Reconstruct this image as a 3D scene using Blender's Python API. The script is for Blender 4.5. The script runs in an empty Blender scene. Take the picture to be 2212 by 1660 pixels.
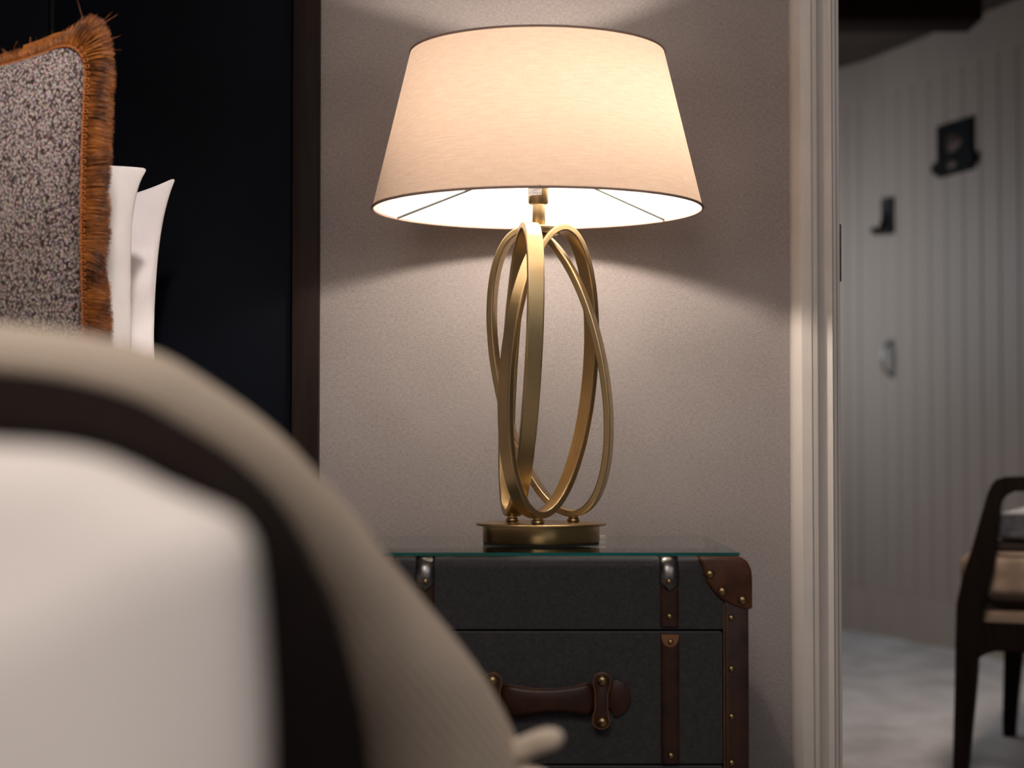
import bpy, bmesh, math, random
from mathutils import Vector, Matrix, noise
random.seed(7)
sc = bpy.context.scene
C = sc.collection
PI = math.pi
# ------------------------------------------------------------------ camera
TH = math.atan(127/4000.0)
CAMZ = 0.757
cam = bpy.data.cameras.new('camera'); camo = bpy.data.objects.new('camera', cam); C.objects.link(camo)
camo.location = (0, 0, CAMZ); camo.rotation_euler = (PI/2 + TH, 0, 0)
cam.sensor_width = 36; cam.lens = 36*4000/2212; cam.clip_start = 0.02
cam.dof.use_dof = True; cam.dof.focus_distance = 2.56; cam.dof.aperture_fstop = 3.4; cam.dof.aperture_blades = 0
sc.camera = camo
# ------------------------------------------------------------------ world, lights, exposure
w = bpy.data.worlds.new('world'); sc.world = w; w.use_nodes = True
w.node_tree.nodes['Background'].inputs[0].default_value = (0.80, 0.78, 0.80, 1)
w.node_tree.nodes['Background'].inputs[1].default_value = 0.13
sc.view_settings.view_transform = 'Standard'; sc.view_settings.look = 'None'
sc.view_settings.gamma = 1; sc.view_settings.use_curve_mapping = False
sc.view_settings.exposure = 0.0
def area(name, loc, aim, size, power, col, sy=None):
    l = bpy.data.lights.new(name, 'AREA'); l.energy = power; l.color = col; l.size = size
    if sy: l.shape = 'RECTANGLE'; l.size_y = sy
    o = bpy.data.objects.new(name, l); C.objects.link(o); o.location = loc
    o.rotation_euler = (Vector(aim)-Vector(loc)).to_track_quat('-Z', 'Y').to_euler()
    return o
area('bedding_fill', (-0.28, 0.25, 1.95), (-0.15, 1.0, 0.7), 0.45, 14.5, (1.0, 0.88, 0.79))  # added fill, brightens the duvet and throw in the foreground
area('room_fill', (0.7, -0.6, 2.3), (0.3, 2.2, 0.5), 1.6, 19.5, (1.0, 0.95, 0.94))  # large soft fill added behind the camera
bl = area('pillow_fill', (-0.16, 0.8, 2.25), (-0.60, 2.5, 0.95), 0.12, 0.52, (1.0, 0.92, 0.88)); bl.data.spread = math.radians(20)  # narrow fill added to lift the white pillows
area('hall_window_light', (0.45, 7.2, 1.4), (1.45, 7.25, 1.1), 0.8, 8.0, (0.82, 0.93, 1.0))
hl = area('hall_floor_fill', (1.0, 5.4, 2.15), (1.0, 5.45, 0.0), 0.7, 2.4, (0.93, 0.95, 1.0)); hl.data.spread = math.radians(85)  # unseen fill added to brighten the hall carpet
h2 = area('armchair_fill', (1.0, 3.4, 2.0), (1.35, 4.5, 0.5), 0.3, 4.5, (1.0, 0.86, 0.74)); h2.data.spread = math.radians(70)  # warm fill added for the armchair and the floor near it
BULB_STRENGTH = 1150.0

# ------------------------------------------------------------------ helpers
def P(x, y, Y):
    """world point at depth Y seen along direction of photo position x, y"""
    a = (x-1106)/4000.0; b = (830-y)/4000.0
    dy = math.cos(TH) - b*math.sin(TH); dz = math.sin(TH) + b*math.cos(TH)
    s = Y/dy
    return Vector((a*s, Y, CAMZ + dz*s))
def mesh(name, verts, faces, mat=None, parent=None, smooth=False, loc=None):
    me = bpy.data.meshes.new(name); me.from_pydata([tuple(v) for v in verts], [], faces); me.update()
    if smooth: me.shade_smooth()
    o = bpy.data.objects.new(name, me); C.objects.link(o)
    if mat: me.materials.append(mat)
    if parent: o.parent = parent
    if loc is not None: o.location = loc
    return o
def from_bm(name, bm, mat=None, parent=None, smooth=False):
    me = bpy.data.meshes.new(name); bm.normal_update(); bm.to_mesh(me); bm.free()
    if smooth: me.shade_smooth()
    o = bpy.data.objects.new(name, me); C.objects.link(o)
    if mat: me.materials.append(mat)
    if parent: o.parent = parent
    return o
def autosmooth(o, ang=35):
    me = o.data; me.shade_smooth()
    bm = bmesh.new(); bm.from_mesh(me)
    for e in bm.edges:
        if len(e.link_faces) == 2 and e.calc_face_angle(0) > math.radians(ang): e.smooth = False
    bm.to_mesh(me); bm.free()
    return o
def box(name, lo, hi, mat, parent=None, bev=0.0, seg=2):
    bm = bmesh.new(); bmesh.ops.create_cube(bm, size=1)
    for v in bm.verts:
        v.co = Vector([(lo[i]+hi[i])/2 + v.co[i]*(hi[i]-lo[i]) for i in range(3)])
    if bev: bmesh.ops.bevel(bm, geom=bm.edges[:], offset=bev, segments=seg, affect='EDGES', profile=0.5)
    o = from_bm(name, bm, mat, parent)
    if bev: autosmooth(o, 40)
    return o
def prism(name, pts, y0, y1, mat, parent=None, bev=0.0, axis='Y', seg=2):
    """polygon pts (a, b) extruded; axis Y: a=X b=Z; axis Z: a=X b=Y"""
    bm = bmesh.new()
    if axis == 'Y': vs = [bm.verts.new((a, y0, b)) for a, b in pts]
    else: vs = [bm.verts.new((a, b, y0)) for a, b in pts]
    f = bm.faces.new(vs)
    r = bmesh.ops.extrude_face_region(bm, geom=[f])
    d = Vector((0, y1-y0, 0)) if axis == 'Y' else Vector((0, 0, y1-y0))
    for g in r['geom']:
        if isinstance(g, bmesh.types.BMVert): g.co += d
    bmesh.ops.recalc_face_normals(bm, faces=bm.faces[:])
    if bev:
        es = [e for e in bm.edges if (abs(e.verts[0].co[1 if axis=='Y' else 2]-e.verts[1].co[1 if axis=='Y' else 2]) < 1e-7)]
        bmesh.ops.bevel(bm, geom=es, offset=bev, segments=seg, affect='EDGES', profile=0.5)
    o = from_bm(name, bm, mat, parent); autosmooth(o, 35); return o
def lathe(name, prof, mat, parent=None, loc=(0, 0, 0), n=64, closed=False, smooth=40):
    vs, fs = [], []
    m = len(prof)
    for i in range(n):
        a = 2*PI*i/n
        for r, z in prof: vs.append((loc[0]+r*math.sin(a), loc[1]-r*math.cos(a), loc[2]+z))
    for i in range(n):
        j = (i+1) % n
        for k in range(m-1 + (1 if closed else 0)):
            k2 = (k+1) % m
            fs.append((i*m+k, j*m+k, j*m+k2, i*m+k2))
    bm = bmesh.new(); bv = [bm.verts.new(v) for v in vs]
    for f in fs: bm.faces.new([bv[i] for i in f])
    bmesh.ops.remove_doubles(bm, verts=bm.verts[:], dist=1e-6)
    bmesh.ops.dissolve_degenerate(bm, edges=bm.edges[:], dist=1e-7)
    if closed or (prof[0][0] < 1e-6 and prof[-1][0] < 1e-6): bmesh.ops.recalc_face_normals(bm, faces=bm.faces[:])
    o = from_bm(name, bm, mat, parent); autosmooth(o, smooth); return o
def tube(name, pts, r, mat, parent=None, n=8, closed=False):
    vs, fs = [], []
    N = len(pts); pts = [Vector(p) for p in pts]
    up = Vector((0.13, 0.31, 0.94)).normalized()
    for i, p in enumerate(pts):
        a = pts[(i-1) % N] if (closed or i > 0) else p
        b = pts[(i+1) % N] if (closed or i < N-1) else p
        t = (b-a).normalized(); s = t.cross(up).normalized(); q = s.cross(t)
        rr = r[i] if isinstance(r, (list, tuple)) else r
        for k in range(n):
            c = 2*PI*k/n; vs.append(p + s*math.cos(c)*rr + q*math.sin(c)*rr)
    for i in range(N if closed else N-1):
        j = (i+1) % N
        for k in range(n):
            l = (k+1) % n; fs.append((i*n+k, i*n+l, j*n+l, j*n+k))
    if not closed: fs.append(tuple(range(n))); fs.append(tuple((N-1)*n+k for k in reversed(range(n))))
    o = mesh(name, vs, fs, mat, parent); autosmooth(o, 50); return o
def catmull(pts, n):
    out = []
    P_ = [pts[0]] + list(pts) + [pts[-1]]
    segs = len(pts)-1
    for i in range(n):
        t = i/(n-1)*segs; k = min(int(t), segs-1); u = t-k
        p0, p1, p2, p3 = [Vector(P_[k+j]) for j in range(4)]
        out.append(0.5*((2*p1) + (p2-p0)*u + (2*p0-5*p1+4*p2-p3)*u*u + (3*p1-p0-3*p2+p3)*u**3))
    return out
def grid(name, rows, mat, parent=None, smooth=True):
    n, m = len(rows), len(rows[0]); vs = [p for r in rows for p in r]; fs = []
    for i in range(n-1):
        for j in range(m-1): fs.append((i*m+j, (i+1)*m+j, (i+1)*m+j+1, i*m+j+1))
    return mesh(name, vs, fs, mat, parent, smooth)
def thing(name, label, cat, loc=(0, 0, 0), group=None):
    o = bpy.data.objects.new(name, None); C.objects.link(o); o.location = loc; o.empty_display_size = 0.05
    tag(o, label, cat, group); return o
def tag(o, label, cat, group=None):
    o['label'] = label; o['category'] = cat
    if group: o['group'] = group
    return o
def struct(o): o['kind'] = 'structure'; return o
def set_origin(root, loc):
    """move an Empty to the base of its parts without moving the parts"""
    loc = Vector(loc); root.location = loc
    for ch in root.children: ch.location = ch.location - loc
# ------------------------------------------------------------------ materials
class NT:
    def __init__(s, name):
        s.m = bpy.data.materials.new(name); s.m.use_nodes = True; s.t = s.m.node_tree
        s.b = s.t.nodes['Principled BSDF']; s.out = s.t.nodes['Material Output']
    def n(s, typ, **kw):
        nd = s.t.nodes.new(typ)
        for k, v in kw.items():
            if k.startswith('i_'):
                key = k[2:]; key = int(key) if key.isdigit() else key.replace('_', ' ')
                nd.inputs[key].default_value = v
            else: setattr(nd, k, v)
        return nd
    def l(s, a, b): s.t.links.new(a, b)
    def math(s, op, a, b=None, c=None):
        nd = s.n('ShaderNodeMath', operation=op)
        for i, v in enumerate((a, b, c)):
            if v is None: continue
            if isinstance(v, (int, float)): nd.inputs[i].default_value = v
            else: s.l(v, nd.inputs[i])
        return nd.outputs[0]
    def coords(s, scale=(1, 1, 1), rot=(0, 0, 0)):
        c = s.n('ShaderNodeTexCoord'); mp = s.n('ShaderNodeMapping'); s.l(c.outputs['Object'], mp.inputs[0])
        mp.inputs['Scale'].default_value = scale; mp.inputs['Rotation'].default_value = rot
        return mp.outputs[0]
    def noise(s, vec, scale, detail=3, rough=0.5):
        nd = s.n('ShaderNodeTexNoise'); nd.inputs['Scale'].default_value = scale
        nd.inputs['Detail'].default_value = detail; nd.inputs['Roughness'].default_value = rough
        if vec is not None: s.l(vec, nd.inputs['Vector'])
        return nd.outputs[0]
    def ramp(s, fac, stops):
        r = s.n('ShaderNodeValToRGB'); cr = r.color_ramp
        cr.elements[0].position = stops[0][0]; cr.elements[0].color = (*stops[0][1], 1)
        cr.elements[1].position = stops[-1][0]; cr.elements[1].color = (*stops[-1][1], 1)
        for p, c in stops[1:-1]:
            e = cr.elements.new(p); e.color = (*c, 1)
        s.l(fac, r.inputs[0]); return r.outputs[0]
    def bump(s, h, strength=0.3, dist=0.001):
        b = s.n('ShaderNodeBump'); b.inputs['Strength'].default_value = strength; b.inputs['Distance'].default_value = dist
        s.l(h, b.inputs['Height']); s.l(b.outputs[0], s.b.inputs['Normal']); return b
    def set(s, col=None, rough=None, metal=None, spec=None, **kw):
        if col is not None: s.b.inputs['Base Color'].default_value = (*col, 1)
        if rough is not None: s.b.inputs['Roughness'].default_value = rough
        if metal is not None: s.b.inputs['Metallic'].default_value = metal
        if spec is not None: s.b.inputs['Specular IOR Level'].default_value = spec
        for k, v in kw.items(): s.b.inputs[k.replace('_', ' ')].default_value = v
        return s
def simple(name, col, rough=0.6, metal=0, spec=0.5, var=0.0, scale=40, stretch=(1, 1, 1), bump=0.0, bdist=0.001):
    m = NT(name).set(col, rough, metal, spec)
    if var or bump:
        v = m.coords(stretch); f = m.noise(v, scale, 4)
        if var:
            lo = tuple(c*(1-var) for c in col); hi = tuple(min(1, c*(1+var)) for c in col)
            m.l(m.ramp(f, [(0.3, lo), (0.7, hi)]), m.b.inputs['Base Color'])
        if bump: m.bump(f, bump, bdist)
    return m.m
def sep(m, v):
    s = m.n('ShaderNodeSeparateXYZ'); m.l(v, s.inputs[0]); return s.outputs
# wallpaper: herringbone weave
def mat_wall():
    m = NT('herringbone_wallcovering').set(rough=0.9, spec=0.15)
    c = m.n('ShaderNodeTexCoord').outputs['Object']; X, Y, Z = sep(m, c)
    pp = m.math('PINGPONG', m.math('ADD', X, 5.0), 0.0076)
    ph = m.math('DIVIDE', m.math('ADD', Z, m.math('MULTIPLY', pp, 2.3)), 0.0042)
    sn = m.math('MULTIPLY_ADD', m.math('SINE', m.math('MULTIPLY', ph, 2*PI)), 0.5, 0.5)
    n1 = m.noise(m.coords((1, 1, 0.30)), 620, 2, 0.6); n2 = m.noise(m.coords((0.35, 1, 1)), 480, 2, 0.6); n3 = m.noise(c, 9, 3)
    f = m.math('ADD', m.math('MULTIPLY', sn, 0.36), m.math('ADD', m.math('MULTIPLY', n1, 0.36), m.math('MULTIPLY', n2, 0.28)))
    f = m.math('ADD', f, m.math('MULTIPLY', m.math('SUBTRACT', n3, 0.5), 0.10))
    col = m.ramp(f, [(0.26, (0.135, 0.118, 0.114)), (0.50, (0.250, 0.222, 0.218)), (0.74, (0.372, 0.340, 0.336))])
    m.l(col, m.b.inputs['Base Color']); m.bump(f, 0.15, 0.0004); return m.m
def mat_brass():
    m = NT('brushed_antique_brass').set(metal=1.0, rough=0.30)
    v = m.coords((1, 1, 0.04)); f = m.noise(v, 900, 2); g = m.noise(m.coords(), 14, 3)
    k = m.math('ADD', m.math('MULTIPLY', f, 0.3), m.math('MULTIPLY', g, 0.7))
    m.l(m.ramp(k, [(0.25, (0.47, 0.345, 0.175)), (0.75, (0.57, 0.425, 0.23))]), m.b.inputs['Base Color'])
    m.l(m.math('MULTIPLY_ADD', f, 0.10, 0.29), m.b.inputs['Roughness']); return m.m
def mat_brass_h():
    m = NT('brushed_brass_base').set(metal=1.0, rough=0.28)
    v = m.coords((0.03, 0.03, 1)); f = m.noise(v, 1500, 2)
    m.l(m.ramp(f, [(0.3, (0.38, 0.262, 0.125)), (0.7, (0.45, 0.315, 0.155))]), m.b.inputs['Base Color'])
    m.l(m.math('MULTIPLY_ADD', f, 0.04, 0.27), m.b.inputs['Roughness']); return m.m
def mat_shade():
    m = NT('lamp_shade_linen')
    t = m.t; t.nodes.remove(m.b)
    uv = m.coords((1, 1, 1)); X, Y, Z = sep(m, uv)
    cyl = m.n('ShaderNodeCombineXYZ')
    ang = m.math('ARCTAN2', X, m.math('MULTIPLY', Y, -1)); m.l(m.math('MULTIPLY', ang, 0.2), cyl.inputs[0]); m.l(Z, cyl.inputs[2])
    mp = m.n('ShaderNodeMapping'); mp.inputs['Scale'].default_value = (0.09, 1, 1); m.l(cyl.outputs[0], mp.inputs[0])
    mp2 = m.n('ShaderNodeMapping'); mp2.inputs['Scale'].default_value = (1, 1, 0.2); m.l(cyl.outputs[0], mp2.inputs[0])
    f = m.noise(mp.outputs[0], 420, 4, 0.65); g = m.noise(mp2.outputs[0], 500, 2)
    k = m.math('ADD', m.math('MULTIPLY', f, 0.75), m.math('MULTIPLY', g, 0.25))
    spk = m.noise(cyl.outputs[0], 130, 1); sp = m.ramp(spk, [(0.77, (1, 1, 1)), (0.80, (0.75, 0.62, 0.5))])
    outer = m.ramp(k, [(0.32, (0.50, 0.37, 0.28)), (0.68, (0.62, 0.475, 0.37))])
    trans = m.ramp(k, [(0.32, (0.72, 0.51, 0.375)), (0.68, (0.86, 0.675, 0.545))])
    mx = m.n('ShaderNodeMix', data_type='RGBA', blend_type='MULTIPLY'); mx.inputs[0].default_value = 1
    m.l(trans, mx.inputs[6]); m.l(sp, mx.inputs[7])
    geo = m.n('ShaderNodeNewGeometry')
    dcol = m.n('ShaderNodeMix', data_type='RGBA'); m.l(geo.outputs['Backfacing'], dcol.inputs[0])
    m.l(outer, dcol.inputs[6]); dcol.inputs[7].default_value = (0.86, 0.84, 0.82, 1)
    d = m.n('ShaderNodeBsdfDiffuse'); tr = m.n('ShaderNodeBsdfTranslucent')
    m.l(dcol.outputs[2], d.inputs[0]); m.l(mx.outputs[2], tr.inputs[0])
    ms = m.n('ShaderNodeMixShader'); ms.inputs[0].default_value = 0.155
    m.l(d.outputs[0], ms.inputs[1]); m.l(tr.outputs[0], ms.inputs[2]); m.l(ms.outputs[0], m.out.inputs[0])
    b = m.n('ShaderNodeBump'); b.inputs['Strength'].default_value = 0.25; b.inputs['Distance'].default_value = 0.0004
    m.l(k, b.inputs['Height']); m.l(b.outputs[0], d.inputs['Normal'])
    return m.m
def mat_emit(name, col, s):
    m = NT(name); m.b.inputs['Emission Color'].default_value = (*col, 1); m.b.inputs['Emission Strength'].default_value = s
    m.b.inputs['Base Color'].default_value = (0.8, 0.8, 0.8, 1); return m.m
def mat_felt():
    m = NT('charcoal_wool_fabric').set(rough=0.95, spec=0.1)
    m.b.inputs['Sheen Weight'].default_value = 0.6; m.b.inputs['Sheen Roughness'].default_value = 0.5
    m.b.inputs['Sheen Tint'].default_value = (0.6, 0.58, 0.6, 1)
    f = m.noise(m.coords(), 900, 3, 0.7); g = m.noise(m.coords(), 220, 3, 0.6)
    k = m.math('ADD', m.math('MULTIPLY', f, 0.6), m.math('MULTIPLY', g, 0.4))
    m.l(m.ramp(k, [(0.35, (0.018, 0.0175, 0.020)), (0.65, (0.050, 0.047, 0.051))]), m.b.inputs['Base Color'])
    m.bump(k, 0.5, 0.0006); return m.m
def mat_leather(name, lo, hi):
    m = NT(name).set(rough=0.42, spec=0.30)
    f = m.noise(m.coords(), 25, 5, 0.6); g = m.noise(m.coords(), 600, 3, 0.6)
    m.l(m.ramp(f, [(0.35, lo), (0.7, hi)]), m.b.inputs['Base Color']); m.bump(g, 0.15, 0.0004); return m.m
def mat_wood(name, lo, hi, rough=0.5, sc_=30):
    m = NT(name).set(rough=rough, spec=0.09)
    f = m.noise(m.coords((1, 1, 0.06)), sc_, 6, 0.65); g = m.noise(m.coords((1, 1, 0.03)), sc_*12, 2)
    k = m.math('ADD', m.math('MULTIPLY', f, 0.7), m.math('MULTIPLY', g, 0.3))
    m.l(m.ramp(k, [(0.38, lo), (0.6, hi)]), m.b.inputs['Base Color']); m.bump(k, 0.2, 0.0005); return m.m
def mat_boucle():
    m = NT('boucle_cushion_fabric').set(rough=0.9, spec=0.1)
    c = m.coords((1, 1, 1)); nz = m.n('ShaderNodeTexNoise'); nz.inputs['Scale'].default_value = 90; m.l(c, nz.inputs['Vector'])
    va = m.n('ShaderNodeVectorMath', operation='MULTIPLY_ADD'); m.l(nz.outputs['Color'], va.inputs[0]); va.inputs[1].default_value = (0.005, 0.005, 0.005); m.l(c, va.inputs[2])
    mp = m.n('ShaderNodeMapping'); mp.inputs['Rotation'].default_value = (0, 0.6, 0); mp.inputs['Scale'].default_value = (1.35, 0.5, 0.8); m.l(va.outputs[0], mp.inputs[0])
    vo = m.n('ShaderNodeTexVoronoi'); vo.inputs['Scale'].default_value = 350; m.l(mp.outputs[0], vo.inputs['Vector'])
    d = vo.outputs['Distance']; cc = vo.outputs['Color']
    fold = m.noise(c, 14, 2)
    col = m.ramp(d, [(0.20, (0.48, 0.395, 0.355)), (0.48, (0.21, 0.148, 0.132)), (0.76, (0.040, 0.020, 0.020))])
    mx = m.n('ShaderNodeMix', data_type='RGBA', blend_type='MULTIPLY'); mx.inputs[0].default_value = 0.30
    m.l(col, mx.inputs[6]); m.l(cc, mx.inputs[7])
    hs = m.n('ShaderNodeHueSaturation'); hs.inputs['Saturation'].default_value = 0.8; hs.inputs['Value'].default_value = 1.0; m.l(mx.outputs[2], hs.inputs['Color'])
    m.l(hs.outputs[0], m.b.inputs['Base Color'])
    m.bump(m.math('MULTIPLY', d, -1), 0.9, 0.0022); return m.m
def mat_fringe():
    m = NT('amber_brush_fringe').set(rough=0.55, spec=0.3)
    f = m.noise(m.coords(), 45, 3); g = m.noise(m.coords(), 700, 1)
    k = m.math('ADD', m.math('MULTIPLY', f, 0.65), m.math('MULTIPLY', g, 0.35))
    m.l(m.ramp(k, [(0.38, (0.045, 0.011, 0.002)), (0.50, (0.19, 0.055, 0.007)), (0.66, (0.33, 0.105, 0.014))]), m.b.inputs['Base Color'])
    m.b.inputs['Sheen Weight'].default_value = 0.3; m.b.inputs['Sheen Tint'].default_value = (0.9, 0.4, 0.12, 1); return m.m
def mat_glass():
    m = NT('clear_glass_sheet').set((0.9, 0.97, 0.95), rough=0.0, spec=0.5)
    t = m.t; t.nodes.remove(m.b)
    fr = m.n('ShaderNodeFresnel'); fr.inputs[0].default_value = 1.5
    tr = m.n('ShaderNodeBsdfTransparent'); tr.inputs[0].default_value = (0.90, 0.96, 0.94, 1)
    gl = m.n('ShaderNodeBsdfGlossy'); gl.inputs['Roughness'].default_value = 0.03; gl.inputs[0].default_value = (0.95, 0.95, 0.95, 1)
    ms = m.n('ShaderNodeMixShader'); m.l(fr.outputs[0], ms.inputs[0]); m.l(tr.outputs[0], ms.inputs[1]); m.l(gl.outputs[0], ms.inputs[2])
    m.l(ms.outputs[0], m.out.inputs[0]); return m.m
def mat_carpet():
    m = NT('pale_loop_carpet').set(rough=0.95, spec=0.1)
    f = m.noise(m.coords(), 160, 3, 0.7); g = m.noise(m.coords((1, 0.6, 1)), 7, 3)
    k = m.math('ADD', m.math('MULTIPLY', f, 0.4), m.math('MULTIPLY', g, 0.6))
    m.l(m.ramp(k, [(0.35, (0.36, 0.33, 0.32)), (0.65, (0.56, 0.53, 0.52))]), m.b.inputs['Base Color']); m.bump(f, 0.6, 0.004); return m.m
def mat_linen(name, col, wr=0.35):
    m = NT(name).set(col, 0.85, 0, 0.15)
    m.b.inputs['Sheen Weight'].default_value = 0.1
    f = m.noise(m.coords((1, 1, 0.35), (0.2, 0.5, 0)), 16, 4, 0.55); m.bump(f, wr, 0.022 if wr > 0.3 else 0.008); return m.m
def mat_throw():
    m = NT('cream_woven_throw').set(rough=0.95, spec=0.08)
    X, Y, Z = sep(m, m.coords())
    d = m.math('ADD', m.math('MULTIPLY', Y, 0.55), m.math('MULTIPLY', Z, 0.95))
    st = m.math('MULTIPLY_ADD', m.math('SINE', m.math('MULTIPLY', d, 2*PI/0.012)), 0.5, 0.5)
    n = m.noise(m.coords(), 260, 3); k = m.math('ADD', m.math('MULTIPLY', st, 0.4), m.math('MULTIPLY', n, 0.6))
    cr_ = m.ramp(k, [(0.25, (0.40, 0.33, 0.26)), (0.7, (0.66, 0.565, 0.465))])
    at = m.n('ShaderNodeAttribute'); at.attribute_name = 'turn_shade'  # painted shade mask for the edge that turns under
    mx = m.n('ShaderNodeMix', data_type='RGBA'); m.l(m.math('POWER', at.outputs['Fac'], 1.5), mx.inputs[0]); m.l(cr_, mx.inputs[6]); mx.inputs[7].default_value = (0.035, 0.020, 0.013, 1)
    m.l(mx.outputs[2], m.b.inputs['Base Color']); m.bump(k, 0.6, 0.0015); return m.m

M = dict(
 wall=mat_wall(), brass=mat_brass(), brass_h=mat_brass_h(), shade=mat_shade(),
 shade_rim=simple('shade_rim_tape', (0.33, 0.235, 0.20), 0.9, spec=0.1, var=0.15, scale=400),
 bulb=mat_emit('lit_frosted_bulb', (1.0, 0.86, 0.73), BULB_STRENGTH),
 felt=mat_felt(), leather=mat_leather('dark_brown_leather', (0.014, 0.0042, 0.0022), (0.042, 0.013, 0.0048)),
 leather2=mat_leather('chestnut_leather_corner', (0.042, 0.012, 0.004), (0.098, 0.032, 0.011)),
 leather_raw=mat_leather('tan_leather_edge', (0.13, 0.055, 0.022), (0.22, 0.10, 0.045)),
 stud=simple('aged_brass_stud', (0.27, 0.19, 0.095), 0.30, 1.0, var=0.3, scale=300),
 pewter=simple('dull_pewter_metal', (0.135, 0.128, 0.125), 0.30, 1.0, var=0.25, scale=120),
 gap=simple('black_recess', (0.004, 0.004, 0.004), 0.9),
 glass=mat_glass(), glass_edge=simple('teal_glass_edge', (0.0, 0.10, 0.092), 0.15, spec=0.5, var=0.25, scale=6, stretch=(1, 1, 0.1)),
 pad=simple('clear_bumper_pad', (0.01, 0.02, 0.02), 0.3), rubber=simple('black_rubber_gasket', (0.006, 0.006, 0.006), 0.8),
 navy=simple('navy_lacquered_panel', (0.0022, 0.0032, 0.0062), 0.6, spec=0.05, var=0.25, scale=5),
 postwood=mat_wood('dark_stained_oak', (0.007, 0.004, 0.0032), (0.018, 0.0105, 0.0085), 0.55, 26),
 boucle=mat_boucle(), fringe=mat_fringe(), piping=simple('amber_gimp_braid', (0.30, 0.085, 0.012), 0.6, var=0.4, scale=600),
 linen1=mat_linen('white_cotton_pillowcase', (0.70, 0.64, 0.61)), linen2=mat_linen('white_cotton_pillowcase_rear', (0.86, 0.80, 0.79), 0.5),
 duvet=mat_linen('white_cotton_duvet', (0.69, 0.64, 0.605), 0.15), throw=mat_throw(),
 throw_dark=simple('dark_brown_throw_border', (0.012, 0.008, 0.007), 0.95, spec=0.05, var=0.3, scale=200, bump=0.4),
 paint=simple('cream_gloss_paint', (0.56, 0.52, 0.487), 0.38, spec=0.4, var=0.03, scale=20),
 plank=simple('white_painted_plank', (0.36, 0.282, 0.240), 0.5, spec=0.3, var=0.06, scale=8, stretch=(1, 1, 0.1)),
 ceil=simple('white_ceiling', (0.62, 0.58, 0.55), 0.9), hallceil=simple('dark_brown_ceiling', (0.052, 0.030, 0.019), 0.8, var=0.2, scale=6),
 beam=mat_wood('near_black_timber', (0.010, 0.003, 0.002), (0.025, 0.009, 0.006), 0.7),
 carpet=mat_carpet(), iron=simple('dark_iron', (0.025, 0.024, 0.024), 0.45, 0.6, var=0.3, scale=60), steel=simple('satin_steel', (0.32, 0.32, 0.32), 0.35, 0.9),
 plaque=simple('black_plaque', (0.004, 0.0035, 0.0045), 0.7, spec=0.1, var=0.2), gold=simple('dull_gold_motif', (0.045, 0.018, 0.007), 0.5, 0.3),
 chairwood=mat_wood('dark_walnut_frame', (0.005, 0.003, 0.0025), (0.012, 0.007, 0.005), 0.45),
 check=None, pale=simple('pale_grey_cushion_fabric', (0.30, 0.29, 0.30), 0.9, var=0.25, scale=60, bump=0.3),
 white_label=simple('white_paper_label', (0.80, 0.78, 0.76), 0.6), ink=simple('grey_print_ink', (0.18, 0.17, 0.19), 0.6),
 socketp=simple('white_plastic_plate', (0.62, 0.58, 0.55), 0.35), strut=simple('white_enamel_wire', (0.16, 0.18, 0.17), 0.4),
)
def mat_check():
    m = NT('woven_check_upholstery').set(rough=0.9, spec=0.1)
    X, Y, Z = sep(m, m.coords()); 
    a = m.math('SINE', m.math('MULTIPLY', m.math('ADD', X, Y), 2*PI/0.045)); b = m.math('SINE', m.math('MULTIPLY', Z, 2*PI/0.05))
    n = m.noise(m.coords(), 300, 3)
    k = m.math('ADD', m.math('MULTIPLY', m.math('MAXIMUM', a, b), 0.22), m.math('MULTIPLY', n, 0.8))
    m.l(m.ramp(k, [(0.25, (0.30, 0.22, 0.165)), (0.62, (0.20, 0.145, 0.11))]), m.b.inputs['Base Color']); m.bump(n, 0.4, 0.001); return m.m
M['check'] = mat_check()

# ------------------------------------------------------------------ room shell
WY = 2.80
DX0, DX1, DH = P(1806, 800, WY-0.0).x, 1.62, 2.28
def holed_wall():
    bm = bmesh.new()
    def b(lo, hi):
        r = bmesh.ops.create_cube(bm, size=1)
        for v in r['verts']: v.co = Vector([(lo[i]+hi[i])/2 + v.co[i]*(hi[i]-lo[i]) for i in range(3)])
    b((-3.0, WY, 0), (DX0, WY+0.12, 2.5)); b((DX1, WY, 0), (2.4, WY+0.12, 2.5)); b((DX0, WY, DH), (DX1, WY+0.12, 2.5))
    return from_bm('wall_back', bm, M['wall'])
struct(holed_wall())
struct(box('floor', (-3.0, -2.5, -0.05), (4.0, 9.0, 0.0), M['carpet']))
struct(box('ceiling', (-3.0, -2.5, 2.5), (2.4, WY+0.12, 2.56), M['ceil']))
struct(box('wall_left', (-3.06, -2.5, 0), (-3.0, WY+0.12, 2.5), M['wall']))
struct(box('wall_right', (2.4, -2.5, 0), (2.46, WY+0.12, 2.5), M['wall']))
# door lining (jamb) and moulded architrave
jm = struct(box('door_1', (DX0-0.001, WY-0.004, 0), (DX0+0.006, WY+0.124, DH), M['paint'], bev=0.001))
s0 = P(1811, 485, WY).z; s1 = P(1811, 608, WY).z
box('strike_plate', (DX0+0.0055, WY-0.003, s1), (DX0+0.0085, WY+0.03, s0), M['iron'], jm)
xs = lambda px: P(px, 800, WY-0.02).x
prof = [(1711, WY), (1712, WY-0.010), (1714, WY-0.016), (1727.5, WY-0.0295), (1730, WY-0.031), (1751, WY-0.031), (1752, WY-0.027), (1754, WY-0.027), (1755, WY-0.031),
        (1764, WY-0.030), (1769, WY-0.026), (1775, WY-0.0205), (1783, WY-0.018), (1790, WY-0.0195), (1795, WY-0.0225), (1798, WY-0.0235), (1799.5, WY-0.022), (1800, WY-0.013), (1809, WY-0.013), (1811, WY-0.011), (1811.5, WY)]
def arch(y0, y1):
    return prism('trim_1', [(xs(p), y) for p, y in prof], y0, y1, M['paint'], axis='Z')
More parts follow.
